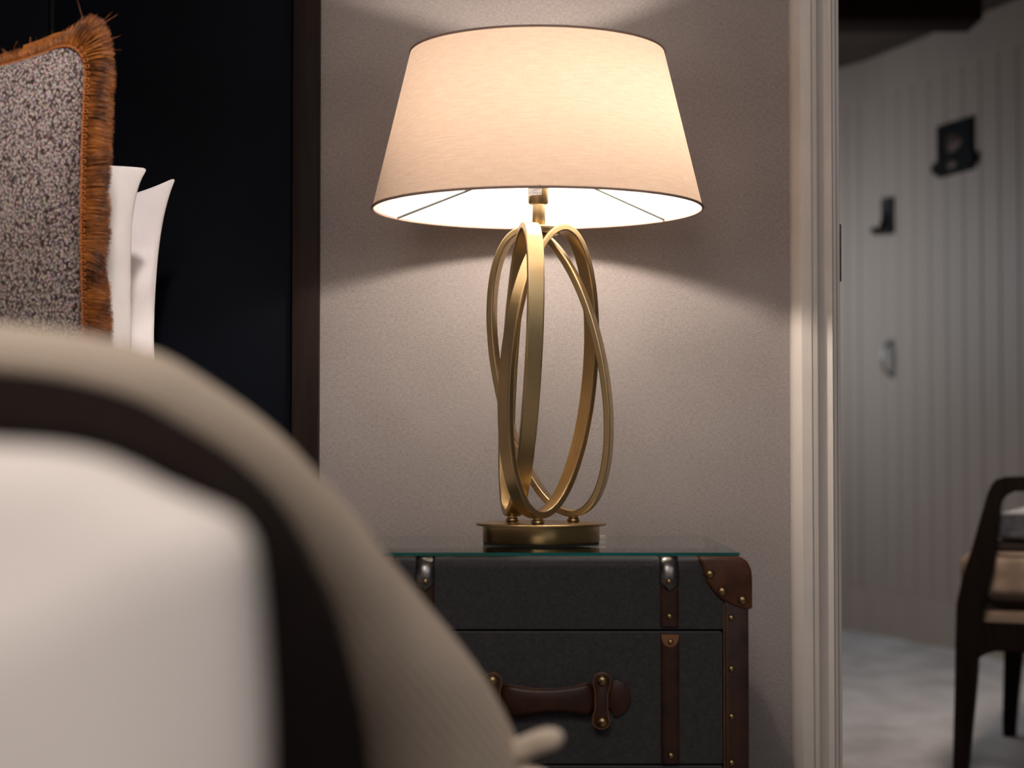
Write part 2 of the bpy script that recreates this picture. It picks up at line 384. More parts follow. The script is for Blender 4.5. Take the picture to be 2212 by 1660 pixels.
struct(arch(0.0, DH+0.07))
rt = [(DX1+(xs(1811.5)-xs(p)), y) for p, y in prof]
o = struct(prism('trim_2', rt, 0, DH+0.07, M['paint'], axis='Z'))
struct(box('trim_3', (DX0, WY-0.028, DH), (DX1, WY, DH+0.07), M['paint'], bev=0.004))
struct(box('baseboard_back', (-3.0, WY-0.018, 0), (xs(1711), WY, 0.12), M['paint'], bev=0.003))
# hall beyond the doorway: boarded wall, ceiling, beam
CZ = 2.30
A0 = Vector((1.352, 7.63, 0)); B0 = Vector((1.47, 7.42, 0)); E0 = Vector((2.30, 4.82, 0)); Z0 = Vector((0.6, 8.97, 0))
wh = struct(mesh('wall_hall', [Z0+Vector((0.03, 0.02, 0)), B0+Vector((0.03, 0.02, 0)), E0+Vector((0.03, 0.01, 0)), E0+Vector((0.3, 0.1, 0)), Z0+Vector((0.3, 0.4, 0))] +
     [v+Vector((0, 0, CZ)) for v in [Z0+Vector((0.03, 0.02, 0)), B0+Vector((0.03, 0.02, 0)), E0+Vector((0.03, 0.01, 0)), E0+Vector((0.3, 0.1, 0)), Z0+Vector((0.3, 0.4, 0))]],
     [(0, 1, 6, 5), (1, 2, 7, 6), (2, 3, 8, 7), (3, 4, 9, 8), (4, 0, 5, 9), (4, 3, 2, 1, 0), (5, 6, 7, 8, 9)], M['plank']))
def planks(a, b, wid, off):
    d = (b-a); L = d.length; d.normalize(); nrm = Vector((-d.y, d.x, 0))
    if nrm.x > 0: nrm = -nrm
    n = int(L/wid)
    wid = L/n
    me = None
    for i in range(n):
        c = a + d*(wid*(i+0.5))
        if me is None:
            bm = bmesh.new(); h = wid/2-0.0012; t = 0.018
            pts = [(-h, -0.012), (h, -0.012), (h, t-0.003), (h-0.004, t), (-h+0.004, t), (-h, t-0.003)]
            lo = [bm.verts.new(Vector((p, q, 0.0))) for p, q in pts]; hi = [bm.verts.new(Vector((p, q, CZ-0.001))) for p, q in pts]
            for k in range(6): bm.faces.new((lo[k], lo[(k+1) % 6], hi[(k+1) % 6], hi[k]))
            bm.faces.new(list(reversed(lo))); bm.faces.new(hi)
            bmesh.ops.recalc_face_normals(bm, faces=bm.faces[:])
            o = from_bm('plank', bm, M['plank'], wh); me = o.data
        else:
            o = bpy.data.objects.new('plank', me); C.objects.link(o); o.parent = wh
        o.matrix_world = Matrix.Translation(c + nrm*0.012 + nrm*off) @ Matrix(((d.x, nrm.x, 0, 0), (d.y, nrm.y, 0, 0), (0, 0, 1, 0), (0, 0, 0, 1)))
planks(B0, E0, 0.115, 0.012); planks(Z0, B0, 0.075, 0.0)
def rail(name, z0, z1, t):
    nr = Vector((-0.95, -0.30, 0)).normalized()
    f = [Z0, B0, E0]; vs = []
    for p in f:
        for zz in (z0, z1): vs += [p+nr*0.02+Vector((0, 0, zz)), p+nr*t+Vector((0, 0, zz))]
    fs = []
    for k in (0, 1):
        a = k*4; b = a+4
        fs += [(a, a+1, b+1, b), (a+2, b+2, b+3, a+3), (a+1, a+3, b+3, b+1), (a, b, b+2, a+2)]
    fs += [(0, 2, 3, 1), (8, 9, 11, 10)]
    return struct(mesh(name, vs, fs, M['plank']))
rail('baseboard_hall', 0.0, 0.17, 0.052); rail('trim_5', 2.14, 2.295, 0.050)
struct(box('ceiling_hall', (-2.0, WY+0.12, CZ), (4.0, 9.0, CZ+0.05), M['hallceil']))
bz = P(1900, 42, 6.0).z
b1 = P(2108, 20, 6.1).x
bmo = struct(box('trim_4', (-1.0, 6.0, bz), (b1, 6.2, CZ), M['beam'], bev=0.01))
bmo['label'] = 'near black timber beam under hall ceiling'

# ------------------------------------------------------------------ bedside trunk
FY = 2.29            # trunk front plane
TX0, TX1 = P(1182, 1400, FY).x - 0.2475, P(1182, 1400, FY).x + 0.2475
GZ = P(1200, 1186, 2.42).z + 0.0    # glass top plane height
GZ = P(1106, 1194.5, 2.297).z
GT = 0.0038
TOPZ = P(1106, 1206.5, FY).z
trunk = thing('bedside_trunk', 'charcoal fabric bedside trunk with brown leather corners, straps and brass studs under the lamp', 'side table')
def zt(y): return P(1106, y, FY).z
def xt(x, Y=FY): return P(x, 1400, Y).x
BY = 2.72
# shell (upper box with rounded top edges) and recess carcass
def upper():
    bm = bmesh.new(); bmesh.ops.create_cube(bm, size=1)
    lo = (TX0, FY, zt(1359.5)); hi = (TX1, BY, TOPZ)
    for v in bm.verts: v.co = Vector([(lo[i]+hi[i])/2 + v.co[i]*(hi[i]-lo[i]) for i in range(3)])
    top = [e for e in bm.edges if all(abs(v.co.z-hi[2]) < 1e-6 for v in e.verts)]
    side = [e for e in bm.edges if abs(e.verts[0].co.z-e.verts[1].co.z) > 0.01]
    bmesh.ops.bevel(bm, geom=top+side, offset=0.015, segments=6, affect='EDGES', profile=0.5)
    o = from_bm('lid_box', bm, M['felt'], trunk); autosmooth(o, 30); return o
upper()
box('carcass', (TX0+0.004, FY+0.012, 0.035), (TX1-0.004, BY, zt(1362)), M['gap'], trunk)
box('side_panel', (TX1-0.004, FY+0.014, 0.03), (TX1, BY, zt(1361)), M['felt'], trunk, bev=0.0015)
box('side_panel', (TX0, FY+0.014, 0.03), (TX0+0.004, BY, zt(1361)), M['felt'], trunk, bev=0.0015)
cx = (TX0+TX1)/2
def mirror(x): return 2*cx-x
studmesh = {}
def stud(x, z, y, r, parent, nrm='front'):
    key = round(r, 5)
    if key not in studmesh:
        prof = [(0, r*0.72)] + [(r*math.sin(a), r*0.72*math.cos(a)) for a in [0.2, 0.45, 0.7, 0.95, 1.2, 1.42]] + [(r*1.03, 0.0)]
        vs, fs, n = [], [], 16
        for rr, h in prof:
            for k in range(n): vs.append((rr*math.cos(2*PI*k/n), -h, rr*math.sin(2*PI*k/n)))
        for a in range(len(prof)-1):
            for k in range(n): fs.append((a*n+k, a*n+(k+1) % n, (a+1)*n+(k+1) % n, (a+1)*n+k))
        me = bpy.data.meshes.new('stud'); me.from_pydata(vs, [], fs); me.shade_smooth(); me.materials.append(M['stud']); studmesh[key] = me
    o = bpy.data.objects.new('stud', studmesh[key]); C.objects.link(o); o.parent = parent; o.location = (x, y, z); return o
# drawers
dx0, dx1 = mirror(xt(1560)), xt(1560)
dz = [(zt(1366), zt(1651)), (zt(1657), zt(1657)-(zt(1366)-zt(1651)))]
drawers = []
for k, (zh, zl) in enumerate(dz):
    d = box('drawer', (dx0, FY-0.001, max(zl, 0.05)), (dx1, FY+0.02, zh), M['felt'], trunk, bev=0.0025, seg=3); drawers.append(d)
SW = (xt(1467)-xt(1427))/2
def strap_profile(name, xc, z0, z1, parent, y=FY, th=0.0035, mat='leather', hw=None):
    """raised rounded leather band on the front"""
    hw = hw or SW; pts = []
    for i in range(9):
        a = PI*i/8; pts.append((xc - hw*math.cos(a) if False else xc-hw*math.cos(a)*(1), y - th*min(1, (math.sin(a)*1.6))))
    pts = pts + [(xc+hw, y+0.002), (xc-hw, y+0.002)]
    return prism(name, pts, z0, z1, M[mat], parent, axis='Z')
for sgn in (1, -1):
    f = (lambda x: x) if sgn == 1 else mirror
    xc = f(xt(1446))
    s = strap_profile('strap', xc, zt(1354), zt(1250), trunk)
    stud(xc, zt(1332), FY-0.003, 0.0042, trunk)
    # pewter cap wrapping the top edge
    vs, rows = [], []
    hwc = SW*1.08
    path = [(FY+0.060, TOPZ+0.0013), (FY+0.03, TOPZ+0.0015), (FY+0.019, TOPZ+0.0017)] + [(FY+0.0175-0.0210*math.sin(a), TOPZ-0.0185+0.0205*math.cos(a)) for a in [0.25, 0.5, 0.75, 1.0, 1.25, 1.5]] + [(FY-0.0045, zt(1247))] + [(FY-0.0045, zt(y_)) for y_ in (1254, 1259, 1264, 1268, 1271, 1273.5, 1275)]
    rows = []
    for i, (yy, zz) in enumerate(path):
        t = max(0, (i-9)/7.0); t = max(0, ((0, 0, 5, 10, 14, 17, 19.5, 21)[i-9])/21.3) if i > 9 else 0; ww = hwc*math.sqrt(max(0.01, 1-t*t))
        nb = Vector((0, -1, 0)) if i > 8 else Vector((0, -math.sin((i-2)*0.25), math.cos((i-2)*0.25))) if i > 2 else Vector((0, 0, 1))
        row = []
        for j in range(11):
            a = -PI/2 + PI*j/10; row.append(Vector((xc + ww*math.sin(a), yy, zz)) + nb*((0.0085*(max(0, math.cos(a))**0.7) - 0.0055)*(1 if i > 4 else (0.22, 0.22, 0.22, 0.45, 0.8)[i])))
        rows.append(row)
    cap = grid('strap_cap', rows, M['pewter'], trunk)
    stud(xc-0.0008*sgn, zt(1256), FY-0.0070, 0.0040, trunk)
    # leather tongue on top of the lid
    box('top_strap', (xc-SW, FY+0.05, TOPZ-0.001), (xc+SW, BY-0.01, TOPZ+0.0016), M['leather'], trunk, bev=0.0008)
    for d, (zh, zl) in zip(drawers, dz):
        st = strap_profile('strap', xc+0.0005, max(zl+0.001, 0.051), zh-0.002, d, y=FY-0.001)
        # tan rounded end showing at the top
        pts = [(xc+0.0005+SW*0.95*math.cos(a), zh-0.0025-0.0155*abs(math.sin(a))**0.8) for a in [PI*i/10 for i in range(11)]]
        prism('strap_end', pts, FY-0.0056, FY-0.001, M['leather_raw'], d)
        stud(xc+0.0012, zh-(zt(1366)-zt(1387)), FY-0.0045, 0.0042, d)
        if zh-(zt(1366)-zt(1632)) > 0.06: stud(xc+0.0012, zh-(zt(1366)-zt(1632)), FY-0.0045, 0.0042, d)
    # corner post strips
    xa, xb = f(xt(1564)), f(xt(1616.5))
    box('corner_strip', (min(xa, xb), FY-0.0035, 0.03), (max(xa, xb), FY+0.012, zt(1300)), M['leather'], trunk, bev=0.0016, seg=3)
    # thin pale stitched edge
    box('strip_edge', (min(xa, xa-0.0008*sgn), FY-0.003, 0.03), (max(xa, xa-0.0008*sgn), FY, zt(1305)), M['leather_raw'], trunk)
    for yy in (1335, 1445, 1548, 1648, 1750, 1850, 1950): stud(f(xt(1579)), zt(yy), FY-0.0035, 0.0042, trunk)
    # stitches along the strip
    vs, fs = [], []
    for i in range(90):
        z = zt(1325)-i*0.0042; x = f(xt(1571)); b = len(vs)
        if z < 0.05: break
        for dxx, dzz in ((-0.0003, -0.0011), (0.0003, -0.0011), (0.0003, 0.0011), (-0.0003, 0.0011)): vs.append((x+dxx, FY-0.0037, z+dzz))
        for dxx, dzz in ((-0.0003, -0.0011), (0.0003, -0.0011), (0.0003, 0.0011), (-0.0003, 0.0011)): vs.append((x+dxx, FY-0.0033, z+dzz))
        fs += [(b, b+1, b+2, b+3), (b, b+4, b+5, b+1), (b+2, b+6, b+7, b+3)]
    sto = mesh('stitching', vs, fs, M['leather_raw'], trunk); sto['kind'] = 'stuff'
    # moulded corner guard: front + side + top shells wrapping the lid's corner
    out = [(1510, 1209), (1516, 1222), (1520, 1240), (1528, 1258), (1540, 1276), (1554, 1291), (1572, 1303), (1592, 1311), (1612, 1316), (1621, 1316)]
    rx = f(xt(1624.5)); R = 0.0135
    cg_rows = []
    for (px, py) in out:
        # each row runs from outline point on the front, across to the corner edge, around the side
        xo = f(xt(px)); zo = zt(py); row = []
        for k in range(8):
            t = k/7; row.append((xo + (rx - sgn*0.012 - xo)*t, FY-0.0062-0.0016*math.sin(PI*t), zo, t))
        cg_rows.append(row)
    bm = bmesh.new()
    # front face as filled fan between outline and vertical inner edge, then bevelled prism
    fr = [(f(xt(px)), zt(py)) for px, py in out]
    top_z = TOPZ+0.0012
    poly = fr + [(rx, zt(1312)), (rx+0.0*sgn, zt(1290)), (rx, zt(1250)), (rx-0.001*sgn, zt(1232)), (rx-0.003*sgn, zt(1222)), (rx-0.0065*sgn, zt(1212)), (rx-0.013*sgn, top_z), (f(xt(1513)), top_z)]
    cgd = prism('corner_guard', poly, FY-0.0065, FY+0.075, M['leather2'], trunk, bev=0.0032, seg=4)
    for px, py in ((1533, 1240), (1559, 1277), (1603, 1296)): stud(f(xt(px)), zt(py), FY-0.0063, 0.0060, cgd)
    for px in (1524, 1545, 1570):
        sd = stud(f(xt(px)), top_z-0.001, FY+0.02+0.015*((px-1524)/46), 0.0055, cgd); sd.rotation_euler = (-PI/2, 0, 0); sd.scale = (1, 0.15, 1)
# handles on both drawers
def handle(parent, dzv):
    Z = lambda y: zt(y)+dzv
    h = bpy.data.objects.new('handle', None)
    # grip: bow shaped double layer, arched outward
    top = [(1086, 1483), (1096, 1478), (1110, 1479), (1140, 1484), (1180, 1486), (1220, 1483), (1250, 1478), (1267, 1474), (1276, 1483), (1279, 1492)]
    bot = [(1082, 1520), (1092, 1540), (1110, 1544), (1140, 1539), (1180, 1533), (1220, 1533), (1250, 1537), (1268, 1540), (1277, 1530), (1280, 1518)]
    n = 28; T = catmull([(a, b, 0) for a, b in top], n); B = catmull([(a, b, 0) for a, b in bot], n)
    rows = []
    for i in range(n):
        t = i/(n-1); yb = FY-0.004-0.011*math.sin(PI*t)**0.6
        row = []
        for k in range(7):
            u = k/6; row.append(Vector((xt(T[i].x*(1-u)+B[i].x*u), yb-0.002*math.sin(PI*u), Z(T[i].y*(1-u)+B[i].y*u))))
        rows.append(row)
    g = grid('handle_grip', rows, M['leather'], parent); md = g.modifiers.new('s', 'SOLIDIFY'); md.thickness = 0.003; md.offset = -1
    # raised edge line
    edge = [r[0]+Vector((0, -0.0008, 0)) for r in rows]; tube('grip_edge', edge, 0.0007, M['leather_raw'], g, 6)
    edge = [r[-1]+Vector((0, -0.0008, 0)) for r in rows]; tube('grip_edge', edge, 0.0007, M['leather_raw'], g, 6)
    for sg in (1, -1):
        f = (lambda x: x) if sg == 1 else (lambda x: 2364-x)
        # end lobe beyond the loop
        lobe = [(1306, 1490), (1318, 1484), (1322, 1472), (1330, 1468), (1342, 1471), (1352, 1480), (1360, 1494), (1362, 1512), (1357, 1528), (1346, 1540), (1330, 1549), (1324, 1545), (1318, 1530), (1306, 1526)]
        lb = prism('handle_lobe', [(xt(f(a)), Z(b)) for a, b in lobe], FY-0.0065, FY-0.001, M['leather'], parent, bev=0.0012)
        # loop tab
        tab = []
        for a in range(9): tab.append((1299+18.5*math.cos(PI*a/8), 1467-17*math.sin(PI*a/8)))
        tab += [(1281, 1478), (1284, 1490), (1284, 1530), (1279, 1545)]
        for a in range(9): tab.append((1297-18*math.cos(PI*a/8), 1555+16*math.sin(PI*a/8)))
        tab += [(1312, 1540), (1311, 1525), (1311, 1495), (1315, 1484)]
        tb = prism('handle_loop', [(xt(f(a)), Z(b)) for a, b in tab], FY-0.0175, FY-0.0125, M['leather'], parent, bev=0.0011)
        # spacers holding loop to drawer (washers behind studs)
        rim = [Vector((xt(f(a)), FY-0.0176, Z(b))) for a, b in tab]; tube('loop_edge', rim, 0.0006, M['leather_raw'], tb, 5, closed=True)
        for yy in (1467, 1556):
            lathe_y(xt(f(1299)), Z(yy), FY-0.013, FY-0.001, 0.007, M['leather'], tb)
            stud(xt(f(1299.5)), Z(yy), FY-0.0175, 0.0068, tb)
def lathe_y(x, z, y0, y1, r, mat, parent):
    bm = bmesh.new(); bmesh.ops.create_cone(bm, cap_ends=True, segments=20, radius1=r, radius2=r, depth=abs(y1-y0))
    for v in bm.verts: v.co = Vector((x+v.co.x, (y0+y1)/2+v.co.z, z+v.co.y))
    bmesh.ops.recalc_face_normals(bm, faces=bm.faces[:])
    o = from_bm('washer', bm, mat, parent); autosmooth(o); return o
handle(drawers[0], 0.0); handle(drawers[1], -(zt(1366)-zt(1657)))
for sx in (TX0+0.03, TX1-0.03):
    for sy in (FY+0.04, BY-0.04): lathe('foot', [(0, 0), (0.016, 0), (0.018, 0.006), (0.018, 0.036), (0, 0.036)], M['iron'], trunk, (sx, sy, 0), 20)
set_origin(trunk, (cx, (FY+BY)/2, 0))

# glass sheet on top
GX1 = P(1597.5, 1197, 2.297).x; GX0 = 2*cx-GX1
gl = thing('glass_tabletop', 'thin clear glass sheet with teal edge lying on top of the trunk', 'glass top')
gy0, gy1 = 2.297, BY-0.01
glz0 = GZ-GT
pane = box('pane', (GX0+0.0005, gy0+0.0005, glz0+0.0002), (GX1-0.0005, gy1-0.0005, GZ), M['glass'], gl)
ring = prism('edge', [(GX0, gy0), (GX1, gy0), (GX1, gy0+0.0006), (GX0, gy0+0.0006)], glz0, GZ-0.0001, M['glass_edge'], gl, axis='Z')
prism('edge', [(GX1-0.0006, gy0+0.0007), (GX1, gy0+0.0007), (GX1, gy1), (GX1-0.0006, gy1)], glz0, GZ-0.0001, M['glass_edge'], gl, axis='Z')
prism('edge', [(GX0, gy0+0.0007), (GX0+0.0006, gy0+0.0007), (GX0+0.0006, gy1), (GX0, gy1)], glz0, GZ-0.0001, M['glass_edge'], gl, axis='Z')
for px in (1272, 1521):
    for yy in (gy0+0.004, gy1-0.02): box('bumper_pad', (P(px, 1197, gy0).x-0.0022, yy, glz0-0.0002), (P(px, 1197, gy0).x+0.0022, yy+0.008, glz0+0.0001), M['pad'], gl)
set_origin(gl, (cx, (gy0+gy1)/2, glz0))

# ------------------------------------------------------------------ table lamp
LY = 2.5
LX = P(1164, 900, LY).x; BXc = P(1169, 1150, LY).x
lamp = thing('table_lamp', 'lit table lamp with cream tapered drum shade on three interlaced brass rings', 'lamp')
BZ = GZ
zl = lambda y: P(1106, y, LY).z
Rb = 126/4000*LY
pl = P(1106, 1129.5, LY).z       # top of the plate
lathe('rubber_gasket', [(0, 0.0), (Rb-0.001, 0.0), (Rb-0.0006, 0.0015), (Rb-0.002, 0.003), (0, 0.003)], M['rubber'], lamp, (BXc, LY, BZ), 96)
lathe('base_drum', [(0, 0.0025), (Rb-0.0008, 0.0025), (Rb, 0.0035), (Rb, pl-BZ-0.0025), (0, pl-BZ-0.0025)], M['brass_h'], lamp, (BXc, LY, BZ), 128)
Rp = 140.5/4000*LY
lathe('base_plate', [(0, -0.0035), (Rp-0.001, -0.0035), (Rp, -0.0028), (Rp, -0.0008), (Rp-0.0008, 0), (0, 0)], M['brass_h'], lamp, (BXc, LY, pl), 128)
PXM = LY/4000.0
RB_, RT_, W_ = 77*PXM, 48*PXM, 122*PXM
ztop = zl(485)-0.0048; zbot = zl(1118)+0.0048
def rib(azb, azt, azw):
    P0 = Vector((RB_*math.sin(azb), -RB_*math.cos(azb), zbot)); P1 = Vector((RT_*math.sin(azt), -RT_*math.cos(azt), ztop))
    Cc = (P0+P1)/2; H = (P1-P0)/2; Wv = Vector((math.sin(azw), -math.cos(azw), 0))*W_
    nrm = H.cross(Wv).normalized()
    N = 180; hw, ht, bv = 0.0112, 0.0046, 0.0017
    sec = [(-hw+bv, -ht), (hw-bv, -ht), (hw-bv*.3, -ht+bv*.3), (hw, -ht+bv), (hw, ht-bv), (hw-bv*.3, ht-bv*.3), (hw-bv, ht), (-hw+bv, ht), (-hw+bv*.3, ht-bv*.3), (-hw, ht-bv), (-hw, -ht+bv), (-hw+bv*.3, -ht+bv*.3)]
    vs, fs = [], []; m = len(sec)
    for i in range(N):
        t = 2*PI*i/N; p = Cc + H*math.cos(t) + Wv*math.sin(t); tg = (-H*math.sin(t) + Wv*math.cos(t)).normalized(); rad = tg.cross(nrm).normalized()
        for a, b in sec: vs.append(Vector((LX+(BXc-LX)*(ztop-p.z)/(ztop-zbot), LY, 0)) + p + nrm*a + rad*b)
    for i in range(N):
        j = (i+1) % N
        for k in range(m): l = (k+1) % m; fs.append((i*m+k, j*m+k, j*m+l, i*m+l))
    o = mesh('ring', vs, fs, M['brass'], lamp)
    bm = bmesh.new(); bm.from_mesh(o.data); bmesh.ops.recalc_face_normals(bm, faces=bm.faces[:]); bm.to_mesh(o.data); bm.free()
    o.data.shade_smooth(); return autosmooth(o, 14)
R_ = math.radians
for k in range(3):
    d = R_(-120*k)
    rib(R_(-6)+d, R_(94)+d, R_(132)+d)
    az = R_(-6)+d; fx, fy = BXc+RB_*math.sin(az), LY-RB_*math.cos(az); hh = zbot-0.0045-pl
    lathe('ball_foot', [(0, 0), (0.0070, 0.0), (0.0082, 0.0008), (0.0088, hh*0.25), (0.0088, hh*0.45), (0.0080, hh*0.64), (0.0066, hh*0.74), (0.0066, hh*1.1), (0, hh*1.1)], M['brass'], lamp, (fx, fy, pl), 28)
# hub, stem, socket
sb = zl(488)
lathe('hub', [(0, -0.012), (RT_*0.9, -0.012), (RT_*0.95, -0.010), (RT_*0.95, -0.003), (RT_*0.9, -0.002), (0, -0.002)], M['brass'], lamp, (LX, LY, sb), 40)
lathe('stem', [(0, -0.002), (0.0087, -0.002), (0.0087, 0.0), (0.0083, 0.0008), (0.0087, 0.0014), (0.0087, zl(440)-sb), (0, zl(440)-sb)], M['brass'], lamp, (LX, LY, sb), 40)
shx = P(1160.5, 453, LY).x
zb_, zt_ = zl(453), zl(117)
hubz = zl(352)
lathe('lamp_socket', [(0, 0), (0.0095, 0), (0.0125, 0.0008), (0.0138, 0.0028), (0.0138, hubz-zl(442)+0.02), (0.012, hubz-zl(442)+0.024), (0, hubz-zl(442)+0.024)], M['brass_h'], lamp, (LX-0.0006, LY, zl(442)), 48)
# sticker wrapped on socket
def wrap(name, a0, a1, z0f, z1f, r, mat, parent, n=14):
    vs, fs = [], []
    for i in range(n):
        t = i/(n-1); a = a0+(a1-a0)*t
        x, y = LX-0.0006+r*math.sin(a), LY-r*math.cos(a)
        vs += [(x, y, z0f(t)), (x, y, z1f(t))]
    for i in range(n-1): fs.append((2*i, 2*i+2, 2*i+3, 2*i+1))
    return mesh(name, vs, fs, mat, parent, True)
skl = zl(425.5); skh = zl(408)
sticker = wrap('wattage_sticker', R_(-85), R_(18), lambda t: skl+0.0016*t-0.0004, lambda t: skh+0.0016*t+0.0004, 0.01395, M['white_label'], lamp)
sticker['label'] = 'small white paper sticker reading 60W MAX'
def word(txt, size, a_c, zc, ext=0.0001):
    cu = bpy.data.curves.new('t', 'FONT'); cu.body = txt; cu.size = size; cu.align_x = 'CENTER'; cu.extrude = 0.00005; cu.resolution_u = 3
    to = bpy.data.objects.new('t', cu); C.objects.link(to); bpy.context.view_layer.update()
    dg = bpy.context.evaluated_depsgraph_get(); me = bpy.data.meshes.new_from_object(to.evaluated_get(dg))
    bpy.data.objects.remove(to)
    r = 0.01403
    for v in me.vertices:
        a = a_c + v.co.x/r; rr = r + v.co.z; zz = zc + v.co.y + v.co.x*0.10
        v.co = (LX-0.0006+rr*math.sin(a), LY-rr*math.cos(a), zz)
    me.materials.clear(); me.materials.append(M['ink'])
    o = bpy.data.objects.new('printed_text', me); C.objects.link(o); o.parent = sticker; return o
word('60W', 0.0052, R_(-6), zl(415.5)); word('MAX', 0.0052, R_(-6), zl(422.5))
ov = [(LX-0.0006+0.01405*math.sin(R_(-50)+0.0042*math.cos(t)/0.014), LY-0.01405*math.cos(R_(-50)+0.0042*math.cos(t)/0.014), zl(418.5)+0.0030*math.sin(t)) for t in [2*PI*i/24 for i in range(24)]]
tube('printed_oval', ov, 0.00012, M['ink'], sticker, 4, closed=True)
word('ctur', 0.0028, R_(-50), zl(419))
# shade: single linen shell, rims, wire spider
RBs, RTs = 359.5*PXM-0.0015, 277*PXM-0.0012
n, vs, fs, rr = 160, [], [], 14
for i in range(rr+1):
    t = i/rr
    for k in range(n):
        a = 2*PI*k/n; r = RBs+(RTs-RBs)*t; vs.append((r*math.sin(a), -r*math.cos(a), (zt_-zb_)*t))
for i in range(rr):
    for k in range(n): fs.append((i*n+k, i*n+(k+1) % n, (i+1)*n+(k+1) % n, (i+1)*n+k))
shade = mesh('lamp_shade', vs, fs, M['shade'], lamp, True, loc=(shx, LY, zb_))
def rimring(r, z, rad):
    return tube('shade_rim', [(shx+r*math.sin(a), LY-r*math.cos(a), z) for a in [2*PI*i/160 for i in range(160)]], rad, M['shade_rim'], lamp, 8, closed=True)
rimring(RBs, zb_, 0.0019); rimring(RTs, zt_, 0.0017)
for i, az in enumerate((R_(0), R_(0), R_(0))):
    pass
for (px, py) in ((857, 476), (1440, 486)):
    # end on the back half of the rim
    dxr = P(px, py, 2.6).x-shx; ang = math.asin(max(-1, min(1, (dxr)/RBs)))
    e = Vector((shx+RBs*math.sin(ang), LY+RBs*math.cos(ang), zb_+0.001))
    tube('shade_strut', [Vector((LX, LY, hubz)), e], 0.0016, M['strut'], lamp, 8)
tube('shade_strut', [Vector((LX, LY, hubz)), Vector((shx, LY-RBs, zb_+0.001))], 0.0016, M['strut'], lamp, 8)
BULBY = zl(453)+0.098
lathe('light_bulb', [(0, -0.018), (0.006, -0.017), (0.009, -0.012), (0.013, -0.004), (0.0145, 0.003), (0.013, 0.010), (0.008, 0.015), (0, 0.017)], M['bulb'], lamp, (LX+0.028, LY, BULBY-0.004), 28)
lathe('bulb_cap', [(0, 0), (0.0115, 0), (0.0115, 0.02), (0, 0.02)], M['steel'], lamp, (LX+0.022, LY, BULBY-0.052), 24)
set_origin(lamp, (BXc, LY, GZ))

# wall socket behind the lamp
so = thing('wall_socket', 'white wall socket plate low behind the lamp base', 'wall socket')
sz = P(1300, 1158, WY-0.008).z; sx1 = P(1308, 1158, WY-0.008).x
box('plate', (sx1-0.086, WY-0.009, sz-0.086), (sx1, WY, sz), M['socketp'], so, bev=0.0015)
box('rocker', (sx1-0.055, WY-0.011, sz-0.030), (sx1-0.040, WY-0.007, sz-0.012), M['socketp'], so, bev=0.001)
set_origin(so, (sx1-0.043, WY, sz-0.086))

# ------------------------------------------------------------------ bed
HY = 2.772
bed = thing('bed', 'bed with tall dark navy headboard panels in a dark stained oak frame', 'bed')
px0, px1 = P(631, 500, HY).x, P(688, 500, HY).x
HT = 1.75
box('headboard_frame', (px0, HY, 0), (px1, WY-0.001, HT), M['postwood'], bed, bev=0.0012)
box('headboard_frame', (px0-2.10, HY, HT-0.001), (px1, WY-0.001, HT+0.055), M['postwood'], bed, bev=0.0012)
seam = P(119, 30, HY+0.03).x
box('headboard_panel', (seam+0.004, HY+0.008, 0.2), (px0-0.0015, WY-0.008, HT-0.001), M['navy'], bed, bev=0.004)
box('headboard_panel', (seam-0.62, HY+0.010, 0.2), (seam-0.004, WY-0.008, HT-0.001), M['navy'], bed, bev=0.004)
box('headboard_panel', (seam-1.25, HY+0.010, 0.2), (seam-0.628, WY-0.008, HT-0.001), M['navy'], bed, bev=0.004)
box('panel_gap', (seam-1.25, WY-0.006, 0.2), (px0-0.002, WY-0.002, HT-0.01), M['gap'], bed)
box('bed_base', (-1.95, 0.82, 0.06), (-0.34, HY-0.01, 0.36), M['postwood'], bed, bev=0.01)
box('mattress', (-1.93, 0.80, 0.36), (-0.36, HY-0.015, 0.56), M['duvet'], bed, bev=0.04, seg=4)
for fx in (-1.9, -0.42):
    for fy in (0.9, 2.6): box('leg', (fx, fy, 0), (fx+0.05, fy+0.05, 0.06), M['postwood'], bed)
set_origin(bed, (-1.1, 1.6, 0))
# foreground contours, as world curves on the rounded corner of the bedding
def curve(pts, N=44):
    """pts: (x, y, depth) -> world curve"""
    return catmull([P(*p) for p in pts], N)
ext = lambda X, Y, Z: None
C0 = [(-3300, 800, 0.947), (-1900, 730, 0.943), (-900, 695, 0.94), (-250, 676, 0.949), (60, 690, 0.97), (300, 735, 1.004), (450, 806, 1.05), (600, 915, 1.096), (720, 1040, 1.153), (850, 1195, 1.223), (960, 1335, 1.292), (1060, 1470, 1.347), (1130, 1610, 1.391), (1180, 1770, 1.415), (1200, 2100, 1.415), (1180, 2500, 1.391)]
C1 = [(-3900, 950, 0.858), (-2300, 848, 0.859), (-1100, 803, 0.86), (-300, 788, 0.861), (40, 803, 0.869), (260, 848, 0.883), (400, 920, 0.905), (520, 1000, 0.933), (612, 1100, 0.961), (676, 1220, 0.989), (732, 1350, 1.018), (770, 1490, 1.032), (795, 1640, 1.047), (805, 1850, 1.047), (805, 2300, 1.047), (785, 2800, 1.047)]
C2 = [(-4600, 1050, 0.748), (-2800, 960, 0.748), (-1300, 915, 0.748), (-350, 895, 0.748), (20, 903, 0.748), (200, 925, 0.748), (330, 975, 0.748), (440, 1040, 0.755), (520, 1095, 0.762), (552, 1180, 0.762), (566, 1290, 0.762), (574, 1410, 0.762), (580, 1540, 0.762), (582, 1700, 0.762), (582, 2200, 0.762), (570, 3000, 0.762)]
N_ = 60
c0, c1, c2 = curve(C0, N_), curve(C1, N_), curve(C2, N_)
